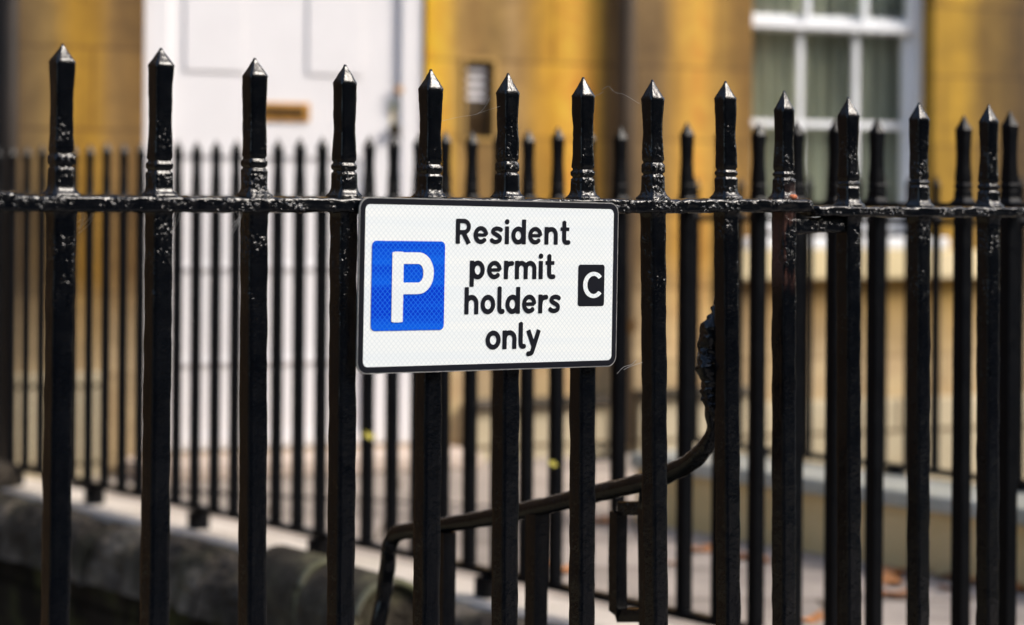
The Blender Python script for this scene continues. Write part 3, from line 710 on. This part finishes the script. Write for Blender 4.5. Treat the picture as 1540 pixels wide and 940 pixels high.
def flat_bar(pts, hw, hh, rough=.0022, seed=0, step=.010, bm=None):
    """lumpy bar of rectangular section following pts=(x,z) in local XZ"""
    bm = bm or bmesh.new(); prof = []
    L = [0]
    for i in range(1, len(pts)): L.append(L[-1]+math.hypot(pts[i][0]-pts[i-1][0], pts[i][1]-pts[i-1][1]))
    n = max(2, int(L[-1]/step)); rings = []; per = 7
    for i in range(n+1):
        s = L[-1]*i/n; k = max(j for j in range(len(L)) if L[j] <= s+1e-9); k = min(k, len(L)-2); u = (s-L[k])/(L[k+1]-L[k])
        x = pts[k][0]+(pts[k+1][0]-pts[k][0])*u; z = pts[k][1]+(pts[k+1][1]-pts[k][1])*u
        ring = []
        for q in range(28):
            sd_, uu = divmod(q, 7); uu = -1+2*(uu+.5)/7
            p = [(uu, -1), (1, uu), (-uu, 1), (-1, -uu)][sd_]; m_ = (abs(p[0])**7+abs(p[1])**7)**(1/7); p = (p[0]/m_, p[1]/m_)
            d = rough*(noise.noise(Vector((x*42+seed, p[0]*1.2, p[1]*1.2))) + .7*noise.noise(Vector((x*130+seed, p[0]*3, p[1]*3))))
            ring.append(bm.verts.new((x, p[0]*(hw+d), z+p[1]*(hh+d))))
        rings.append(ring)
    for i in range(n):
        for k in range(28): bm.faces.new((rings[i][k], rings[i][(k+1) % 28], rings[i+1][(k+1) % 28], rings[i+1][k]))
    bm.faces.new(rings[0][::-1]); bm.faces.new(rings[-1])
    return bm
RH = .0115
pts = [(FR.hit(x, y, .02)[0], FR.hit(x, y, .02)[1]-RH) for x, y in ((-960, 289), (-400, 291), (30, 293), (94, 294), (242, 295), (400, 296), (519, 297), (648, 297), (764, 298), (880, 299), (981, 300), (1091, 299), (1222, 299))]
obj('top_rail', flat_bar(pts, .0225, RH, seed=3), M_RAIL, railing, smooth=True)
pts = [(FR.hit(x, y, .02)[0], FR.hit(x, y, .02)[1]-RH-.001) for x, y in ((-962, 284), (-420, 286), (-100, 287), (26, 289))]
obj('rail_splice', flat_bar(pts, .0245, RH+.0022, seed=31), M_RAIL, railing, smooth=True)
A2 = FR.sx(1276)
pts = [(FR.hit(x, y, .02)[0]-A2, FR.hit(x, y, .02)[1]-.0095) for x, y in ((1229, 309), (1300, 310), (1382, 311), (1487, 311), (1760, 313))]
obj('top_rail', flat_bar(pts, .0225, .0095, seed=9), M_RAIL, railing2, smooth=True)
bm = flat_bar([(FR.hit(x, y)[0]-A2, FR.hit(x, y)[1]) for x, y in ((1186, 340), (1215, 340), (1240, 337), (1274, 338))], .010, .0135, seed=14, rough=.003)
obj('joining_strap', bm, M_RAIL, railing2, smooth=True)
bm = bmesh.new(); a_, z_ = FR.hit(1192, 297, .018)
bmesh.ops.create_icosphere(bm, subdivisions=3, radius=1, matrix=Matrix.Translation((a_, -.019, z_+.001)) @ Matrix.Diagonal((.009, .006, .0045, 1)))
obj('rust_blister', bm, M_RUST, railing, smooth=True)
bm = bmesh.new(); box(bm, FR.sx(-960), FR.sx(1222), -.02, .02, .20, .215, .003); obj('bottom_rail', bm, M_BLACK, railing)
bm = bmesh.new(); box(bm, FR.sx(1229)-A2, FR.sx(1760)-A2, -.02, .02, .20, .215, .003); obj('bottom_rail', bm, M_BLACK, railing2)
bm = bmesh.new(); box(bm, -4.5, sF_A+4, -.15, .15, -1.6, .10, .02); o = obj('railing_kerb', bm, M_KERB); o.matrix_world = FR.mat(0, 0, 0); tag(o, 'stone kerb at the foot of the near black railings', 'kerb')

# rear railings -----------------------------------------------------
def rear_railing(name, label, PL, px_anchor, pitch, t0, t1, tip_y_at, foot_px, rail_top, rail_bot, coping, b, flip):
    root = empty(name, PL.mat(0, 0, 0)); tag(root, label, 'railing')
    a0 = PL.sx(px_anchor); lo = math.ceil((t0-a0)/pitch); hi = math.floor((t1-a0)/pitch)
    variants = [bar_mesh('bar', tip_y_at-rail_top+random.uniform(-.008, .008), rail_top-rail_bot+.01, b=b, fine=False, n=8, pyr=.034, waist=b*.74, sh=b*.87, g=(.03, .045)) for _ in range(4)]
    for k in range(lo, hi+1):
        rz = R(random.uniform(-2, 2))
        link('bar', variants[k % 4], M_BLACKF, root, Matrix.Translation((a0+k*pitch, 0, rail_top)) @ Matrix.Rotation(rz, 4, 'Z'))
    bm = bmesh.new(); box(bm, t0, t1, -.02, .02, rail_top-.024, rail_top-.001, .004); obj('top_rail', bm, M_BLACKF, root)
    bm = bmesh.new(); box(bm, t0, t1, -.019, .019, rail_bot-.014, rail_bot+.008, .004); obj('bottom_rail', bm, M_BLACKF, root)
    for px in foot_px:
        a = PL.sx(px); bm = bmesh.new(); box(bm, a-.032, a+.032, -.032, .032, coping-.01, rail_bot-.016, .008); obj('foot_block', bm, M_BLACKF, root)
    return root
ra = rear_railing('rear_railing', 'long blurred row of black spiked railings on the mossy coping behind the sign', BA, 1318, (BA.sx(267)-BA.sx(1318))/25, tA_f+.05, tA_h-.05, EYE+.215, (25, 145, 302, 484, 738, 1110, 1600), EYE+.004, EYE-1.105, CT, .0168, False)
rb = rear_railing('path_railing', 'distant black spiked railings on the pale kerb beyond the leafy path', BB, 1408, .128, tB_f-5, tB_e+.02, EYE+.095, (1143, 1347, 1535), EYE-.05, EYE-.925, CB, .0125, True)
# end return of the path railing to the house
# ------------------------------------------------------------------ handrail down the stairs
def pt(px, py, depth): r = ray(px, py); return ORG + r*(depth/r.y)
hr = empty('stair_handrail', Matrix.Translation(pt(1068, 640, 4.22))); tag(hr, 'black iron stair handrail rising from left and curving up to the near railing', 'handrail')
hrM = hr.matrix_world.inverted()
def loc(p): return hrM @ p
hp = [pt(1083, 440, 4.21), pt(1076, 500, 4.22), pt(1070, 560, 4.23), pt(1070, 610, 4.24), pt(1073, 645, 4.25), pt(1062, 672, 4.27), pt(1035, 697, 4.31), pt(1000, 714, 4.36), pt(960, 727, 4.42), pt(880, 746, 4.54), pt(800, 765, 4.66),
      pt(720, 781, 4.79), pt(650, 793, 4.90), pt(610, 799, 4.97), pt(593, 806, 5.0), pt(586, 822, 5.01), pt(583, 850, 5.02), pt(578, 890, 5.03), pt(569, 940, 5.03), pt(560, 1000, 5.03), pt(553, 1150, 5.03), pt(553, 1400, 5.03)]
rad = [v*.9 for v in (.010, .012, .013, .0135, .0145, .0170, .019, .019, .0188, .0185, .0185, .0182, .018, .0185, .019, .019, .0185, .018, .0175, .0175, .0175, .0175)]
hps = smooth_path([loc(p) for p in hp], 8); rr = [rad[min(i//8, len(rad)-1)]*(1-(i % 8)/8) + rad[min(i//8+1, len(rad)-1)]*((i % 8)/8) for i in range(len(hps))]
bm = bmesh.new(); tube(bm, hps, rr, 20, rough=.0025, seed=2); obj('rail', bm, M_BLACKH, hr, smooth=True)
# heavy lump of old paint where the rail is strapped to the railing bar
bm = bmesh.new(); lump = [loc(pt(x, y, 4.20)) for x, y in ((1084, 452), (1076, 480), (1070, 515), (1068, 545), (1069, 580), (1073, 610), (1079, 632))]
lp_ = smooth_path(lump, 14); tube(bm, lp_, [.006 + .014*math.sin(math.pi*min(1, (i+2)/(len(lp_)+3)))**.7 for i in range(len(lp_))], 20, rough=.010, seed=11); obj('scroll_end', bm, M_RAIL, hr, smooth=True)
def post(pts, half, name='baluster'):
    bm = bmesh.new(); tube(bm, [loc(p) for p in pts], half, 12, rough=.0015, sq=True); return obj(name, bm, M_BLACKH, hr, smooth=False)
def down(px, py, depth, z1=-1.0): p = pt(px, py, depth); return [p, Vector((p.x-.004, p.y, (p.z+z1)/2)), Vector((p.x-.01, p.y, z1))]
post(down(671, 800, 4.86), .0155); post(down(808, 772, 4.65), .0165)
# rectangular iron loop under the handrail
q = [pt(985, 764, 4.44), pt(935, 764, 4.50), pt(930, 770, 4.50), pt(929, 840, 4.50), pt(929, 918, 4.50), pt(934, 925, 4.50), pt(985, 925, 4.44)]
bm = bmesh.new(); tube(bm, [loc(p) for p in q], .0125, 12, sq=True, rough=.001); obj('loop_bracket', bm, M_BLACKH, hr)
bm = bmesh.new(); tube(bm, [loc(p) for p in (pt(972, 728, 4.41), pt(972, 764, 4.44), pt(974, 925, 4.44), pt(974, 1400, 4.44))], .012, 12, sq=True); obj('baluster', bm, M_BLACKH, hr)
# stone steps below (just out of the picture)
st = bmesh.new()
for k in range(9):
    a = BA.sx(900)  # along well
    y0 = .30 + 0.0
    box(st, -.15-.0 + k*.27, -.15+(k+1)*.27-.002, .5, 1.5, WELL_Z-.1, -.0-.155*k-.02, .01)
o = obj('basement_steps', st, M_WELLW); o.matrix_world = BA.mat(BA.sx(1000)-1.3, -.03, 0); tag(o, 'worn dark stone steps leading down into the stairwell', 'steps')

# ================================================================== SIGN
OFF = .030
c = [FR.hit(*p, OFF) for p in ((537.5, 296.5), (928.5, 304.5), (928.5, 551.5), (540, 562.5))]
TL, TR, BRc, BL = [Vector(p) for p in c]
wS = ((TR-TL).length + (BRc-BL).length)/2; hS = ((TL-BL).length + (TR-BRc).length)/2
cen = (TL+TR+BRc+BL)/4; xv = ((TR-TL).normalized() + (BRc-BL).normalized()).normalized(); ang = math.atan2(xv.y, xv.x)
SM = Matrix.Translation(FR.world(cen.x, cen.y, OFF)) @ Matrix.Rotation(FR.yaw, 4, 'Z') @ Matrix.Rotation(-ang, 4, 'Y')
print('SIGN', wS, hS, math.degrees(ang))
sign = empty('parking_sign', SM); tag(sign, 'white resident permit parking sign with blue P clipped to the near black railings', 'sign')
SI = SM.inverted()
def s_uv(px, py):                      # photo pixel -> sign coordinates
    r = ray(px, py); n_ = FR.n; t = (SM.translation-ORG).dot(n_)/r.dot(n_); q = SI @ (ORG + r*t); return q.x, q.z
def rrect(x0, x1, z0, z1, r, n=10):
    pts = []
    for cx, cz, a in ((x1-r, z1-r, 0), (x0+r, z1-r, 90), (x0+r, z0+r, 180), (x1-r, z0+r, 270)):
        for i in range(n+1): an = R(a+90*i/n); pts.append((cx+r*math.cos(an), cz+r*math.sin(an)))
    return pts
def plate(pts, y0, y1):                # y0 front
    bm = bmesh.new(); f = [bm.verts.new((x, y0, z)) for x, z in pts]
    bm.faces.new(f)
    if y1 is not None:
        b = [bm.verts.new((x, y1, z)) for x, z in pts]; bm.faces.new(b[::-1]); n = len(f)
        for i in range(n): bm.faces.new((f[i], b[i], b[(i+1) % n], f[(i+1) % n]))
    return bm
def ring(po, pi, y):
    bm = bmesh.new(); a = [bm.verts.new((x, y, z)) for x, z in po]; b = [bm.verts.new((x, y, z)) for x, z in pi]; n = len(a)
    for i in range(n): bm.faces.new((a[i], a[(i+1) % n], b[(i+1) % n], b[i]))
    return bm
M_ALU = simple('aluminium_edge', (.62, .62, .62), .35, metal=.8, scale=60)
def sheeting(name, base, line, dark, rough=.22, bands=None):
    m, nt, bs = mat_new(name)
    tc = nt.nodes.new('ShaderNodeTexCoord'); sep = nt.nodes.new('ShaderNodeSeparateXYZ'); nt.links.new(tc.outputs['Object'], sep.inputs[0])
    k = 2*math.pi/.0064
    def wv(sgn):
        s = math_n(nt, 'ADD', math_n(nt, 'MULTIPLY', sep.outputs[0], k*.72), math_n(nt, 'MULTIPLY', sep.outputs[2], sgn*k*.72))
        return math_n(nt, 'ABSOLUTE', math_n(nt, 'SINE', math_n(nt, 'MULTIPLY', s, .5)))
    mn = math_n(nt, 'MINIMUM', wv(1), wv(-1))
    lat = ramp(nt, [(.0, 1), (.16, .75), (.34, 0)], mn).outputs[0]
    c = mixc(nt, lat, base, line)
    if bands:
        z = N(nt, 'ShaderNodeMapRange'); nt.links.new(sep.outputs[2], z.inputs[0]); z.inputs[1].default_value = -.15; z.inputs[2].default_value = .15
        bn = noise_n(nt, 1.0, 2, None); cb = nt.nodes.new('ShaderNodeCombineXYZ'); nt.links.new(math_n(nt, 'MULTIPLY', sep.outputs[2], 38.0), cb.inputs[2]); nt.links.new(math_n(nt, 'MULTIPLY', sep.outputs[0], 1.5), cb.inputs[0]); nt.links.new(cb.outputs[0], bn.inputs['Vector'])
        c = mixc(nt, ramp(nt, [(.38, 0), (.62, 1)], bn.outputs[0]).outputs[0], c, mixc(nt, lat, dark, line))
    nt.links.new(c, bs.inputs['Base Color']); bs.inputs['Roughness'].default_value = rough
    bs.inputs['Specular IOR Level'].default_value = .25
    return m
M_SHEET = sheeting('white_reflective_sheet', (.81, .85, .85), (.62, .69, .73), (.75, .81, .84), bands=True)
M_BLUE = sheeting('blue_reflective_sheet', (.003, .095, .68), (.02, .17, .76), (.001, .038, .55), bands=True)
M_INK = simple('black_ink', (.006, .007, .012), .3, var=.2)
M_PWHITE = M_SHEET
hw, hh = wS/2, hS/2
bm = plate(rrect(-hw, hw, -hh, hh, .018), 0, .003); bp = obj('backing_plate', bm, M_ALU, sign)
po = rrect(-hw+.0018, hw-.0018, -hh+.0018, hh-.0018, .0165); bw = .0088
pi = rrect(-hw+.0018+bw, hw-.0018-bw, -hh+.0018+bw, hh-.0018-bw, .0085)
obj('border', ring(po, pi, -.0006), M_INK, sign)
obj('white_panel', plate(pi, -.0004, None), M_SHEET, sign)
def rect_px(x0, y0, x1, y1, x2, y2, x3, y3):
    q = [s_uv(x0, y0), s_uv(x1, y1), s_uv(x2, y2), s_uv(x3, y3)]
    return (q[0][0]+q[3][0])/2, (q[1][0]+q[2][0])/2, (q[2][1]+q[3][1])/2, (q[0][1]+q[1][1])/2
X0, X1, Z0, Z1 = rect_px(558, 362, 668, 363, 668, 496, 558, 498)
obj('blue_square', plate(rrect(X0, X1, Z0, Z1, .008), -.0010, None), M_BLUE, sign)
def letters(txt, pxl, pxr, base_py, top_py, name, mat, y, caph=1.0, parent=None, gap=.15, res=.036):
    pm = (pxl+pxr)/2; x0 = s_uv(pxl, base_py)[0]; x1 = s_uv(pxr, base_py)[0]; b = s_uv(pm, base_py)[1]; t_ = s_uv(pm, top_py)[1]
    me = text_mesh(txt, x1-x0, (t_-b)/caph, x0, b, name, gap, res)
    return link(name, me, mat, parent or sign, Matrix.Translation((0, y, 0)))
letters('P', 588, 650.5, 483.5, 379.5, 'letter_p', M_PWHITE, -.0016, 1.5)
cb_ = rect_px(869, 397.5, 908.5, 398.5, 908, 460, 869, 460.5)
obj('zone_badge', plate(rrect(*cb_, .0045), -.0010, None), M_INK, sign)
letters('C', 875, 904.5, 448.5, 408.5, 'letter_c', M_PWHITE, -.0016, 1.4)
# writing: x-height measured on plain letters of each line
for i, (txt, l, r_, base, top, cap) in enumerate((('Resident', 685, 855.5, 367, 330.5, 1.4), ('permit', 706, 833, 419.5, 392.5, 1.0), ('holders', 698, 842, 471.5, 443.5, 1.0), ('only', 730, 811.5, 524.5, 497, 1.0))):
    letters(txt, l, r_, base, top, 'lettering', M_INK, -.0010, cap, gap=(.17, .17, .16, .14)[i])
# two rear clamps round bars
for px in (649, 877):
    a = FR.hit(px, 430)[0]; w_ = FR.world(a, FR.hit(px, 430)[1], 0); lw = SI @ w_
    bm = bmesh.new(); box(bm, lw.x-.03, lw.x+.03, .0035, .013, lw.z-.02, lw.z+.02, .002); obj('clip', bm, M_ALU, sign)

# ================================================================== SMALL THINGS
# iron boot scraper on the path by the house wall
sp_ = ray(906, 704); tt = (PATH_Z-EYE)/sp_.z; bp_ = ORG + sp_*tt
bs_ = empty('boot_scraper', Matrix.Translation((bp_.x, bp_.y, PATH_Z)) @ HO.mat().to_3x3().to_4x4()); tag(bs_, 'small black iron boot scraper standing on the path by the drainpipe', 'boot scraper')
bm = bmesh.new(); tube(bm, smooth_path([(-.06, 0, 0), (-.062, 0, .06), (-.05, 0, .105), (-.02, 0, .10), (0, 0, .085), (.02, 0, .10), (.05, 0, .105), (.062, 0, .06), (.06, 0, 0)], 5), .009, 8); obj('frame', bm, M_BLACKF, bs_)
bm = bmesh.new(); box(bm, -.056, .056, -.004, .004, .035, .065, .001); obj('blade', bm, M_BLACKF, bs_)
# cobweb threads
M_WEB, ntw, bsw = mat_new('cobweb_silk'); bsw.inputs['Base Color'].default_value = (.8, .8, .78, 1); bsw.inputs['Roughness'].default_value = .5; bsw.inputs['Alpha'].default_value = .5
def web(lines, label, r=.00015):
    c0 = pt(*lines[0][0]); e_ = Matrix.Translation(c0); inv = e_.inverted(); bm = bmesh.new()
    for ln in lines: tube(bm, [inv @ p for p in smooth_path([pt(*q) for q in ln], 6)], r, 5, cap=False)
    o = obj('cobweb', bm, M_WEB); o.matrix_world = e_; tag(o, label, 'cobweb')
web([[(664, 182, 3.8), (690, 176, 3.8), (718, 171, 3.8), (731, 158, 3.8), (737, 146, 3.8)], [(718, 171, 3.8), (735, 165, 3.8), (752, 160, 3.8)]], 'thin cobweb thread between the first two spikes above the sign top')
web([[(905, 135, 4.0), (915, 130, 4.0), (925, 139, 4.0), (938, 142, 4.0), (962, 156, 4.0)], [(908, 138, 4.0), (900, 142, 4.0), (890, 146, 4.0)]], 'loose cobweb wisps left of a spike right of the sign')
web([[(928, 562, 4.02), (938, 552, 4.02), (950, 548, 4.02), (957, 541, 4.02)], [(938, 556, 4.02), (948, 551, 4.02), (966, 545, 4.02)]], 'small bright cobweb below the lower right sign corner', .0004)
def cob_hang(x, y, d, n, w, label):
    ls = []
    for k in range(n):
        a = random.uniform(-w, w); L = random.uniform(14, 36); ls.append([(x+a, y, d), (x+a*.4+random.uniform(-3, 3), y+L*.5, d), (x-w*.8+random.uniform(-4, 4), y+L, d)])
    web(ls, label, .00028)
cob_hang(130, 318, 3.42, 9, 12, 'dusty cobweb under the top rail beside the first full bar on the left')
cob_hang(262, 318, 3.5, 7, 9, 'dusty cobweb under the top rail beside the second full bar on the left')
cob_hang(357, 318, 3.55, 8, 10, 'dusty cobweb under the top rail against the third bar from the left')

# leaves: autumn leaves on the path, two yellow leaves caught on the rear railing
def leaf_mesh(name, size, curl, seed):
    rnd = random.Random(seed); bm = bmesh.new(); n = 14; out = []
    for i in range(2*n):
        a = math.pi*i/n; r = size*(.55+.25*abs(math.cos(a)) + .16*math.cos(5*a) + rnd.uniform(-.04, .04)); out.append((r*math.cos(a), r*.72*math.sin(a)))
    def zf(x, y): return curl*.30*(x*x - y*y*.5)/size + .15*size*noise.noise(Vector((x*20+seed, y*30, 0))) + .10*abs(y)
    cv = bm.verts.new((0, 0, zf(0, 0))); mid = [bm.verts.new((x*.5, y*.5, zf(x*.5, y*.5))) for x, y in out]; ov = [bm.verts.new((x, y, zf(x, y))) for x, y in out]
    for i in range(2*n):
        j = (i+1) % (2*n); bm.faces.new((cv, mid[i], mid[j])); bm.faces.new((mid[i], ov[i], ov[j], mid[j]))
    lo = min(v.co.z for v in bm.verts)
    for v in bm.verts: v.co.z -= lo
    s0_ = bm.verts.new((size*.9, 0, 0)); 
    bm.verts.remove(s0_)
    me = bpy.data.meshes.new(name); bm.to_mesh(me); bm.free(); return me
M_L1 = simple('orange_leaf', (.52, .22, .075), .7, scale=30); M_L2 = simple('brown_leaf', (.20, .085, .035), .75, scale=30); M_L3 = simple('yellow_leaf', (.42, .36, .03), .6, scale=30)
lm = []
for k in range(6):
    me = leaf_mesh('leaf', .062, .6+.2*k, k); me.materials.append((M_L1, M_L1, M_L2)[k % 3]); lm.append(me)
spots = [(1185, 822), (1205, 824), (1222, 818), (1240, 826), (1262, 823), (1300, 838), (1322, 842), (1335, 848), (1352, 846), (1358, 860), (1345, 868), (1408, 852), (1400, 858), (1340, 895), (1350, 899), (1330, 897), (1428, 888),
         (1455, 880), (1470, 872), (1532, 862), (1540, 875), (1528, 882), (1536, 890), (1550, 868), (1060, 828), (1048, 830), (1120, 842), (1150, 846), (1220, 935), (1100, 795), (905, 786), (915, 788), (850, 862), (846, 858), (1010, 850), (1500, 905), (1515, 850), (1480, 860), (1580, 900), (1600, 880)]
rl = random.Random(3)
for _ in range(34):
    x = rl.uniform(1150, 1560); spots.append((x, 806 + (x-1200)*.19 + abs(rl.gauss(0, 1))*14))
for i, (x, y) in enumerate(spots):
    r = ray(x, y); t = (PATH_Z-EYE)/r.z; p = ORG + r*t
    me = lm[i % 6]
    o = bpy.data.objects.new('fallen_leaf', me); COL.objects.link(o); o.location = (p.x, p.y, PATH_Z+.003); s_ = random.uniform(.8, 1.35); o.scale = (s_, s_, s_); o.rotation_euler = (random.uniform(-.1, .1), random.uniform(-.1, .1), random.uniform(0, 6.28))
    c_ = 'curled dark brown autumn leaf lying on the stone path' if i % 3 == 2 else 'curled orange autumn leaf lying on the stone path'
    tag(o, c_, 'leaf', 'fallen leaves on the path')
def stuck_leaf(px, py, label, s):
    a, z = BA.hit(px, py, -.024); o = bpy.data.objects.new('yellow_leaf', leaf_mesh('yellow_leaf', .030*s, .5, 9)); COL.objects.link(o); o.data.materials.append(M_L3)
    w_ = BA.world(a, z, -.026); o.location = w_; o.rotation_euler = (R(80), R(20), R(20)); tag(o, label, 'leaf')
stuck_leaf(556, 655, 'yellow leaf stuck to a rear railing bar below the left sign corner', .8)
stuck_leaf(832, 697, 'yellow leaf stuck to a rear railing bar just above the handrail', .6)

# ================================================================== terrace added behind the camera, unseen, to darken reflections in the bars
ob = empty('reflection_terrace', FR.mat(0, 0, 12.0)); ob.matrix_world = FR.mat(0, 0, 12.0); tag(ob, 'unseen dark stone terrace added across the street to darken railing reflections', 'building')
M_OPP = stone_mat('dark_terrace_stone', [(.09, .075, .05), (.17, .14, .10)], 1.2)
hol = []; 
for k in range(-15, 15):
    for z in (1.0, 4.2, 7.2): hol.append((k*2.6+.7, k*2.6+1.8, z, z+1.9))
bm = bmesh.new(); wall_slab(bm, [-40, 40], [-.3, 10.0], hol, -.4, 0)
obj('wall', bm, M_OPP, ob)
bm = bmesh.new()
for h in hol: box(bm, h[0]+.002, h[1]-.002, -.26, -.24, h[2]+.002, h[3]-.002)
obj('window_glass', bm, M_GLASSD, ob)
bm = bmesh.new(); box(bm, -40.1, 40.1, -7, .15, 10.003, 10.25, .03); obj('roof', bm, M_OPP, ob)
bm = bmesh.new(); box(bm, -40, 40, -7, -6.7, -.3, 10.0); box(bm, -40, -39.7, -6.7, -.42, -.3, 10); box(bm, 39.7, 40, -6.7, -.42, -.3, 10); obj('rear_walls', bm, M_OPP, ob)

S.render.engine = 'CYCLES'
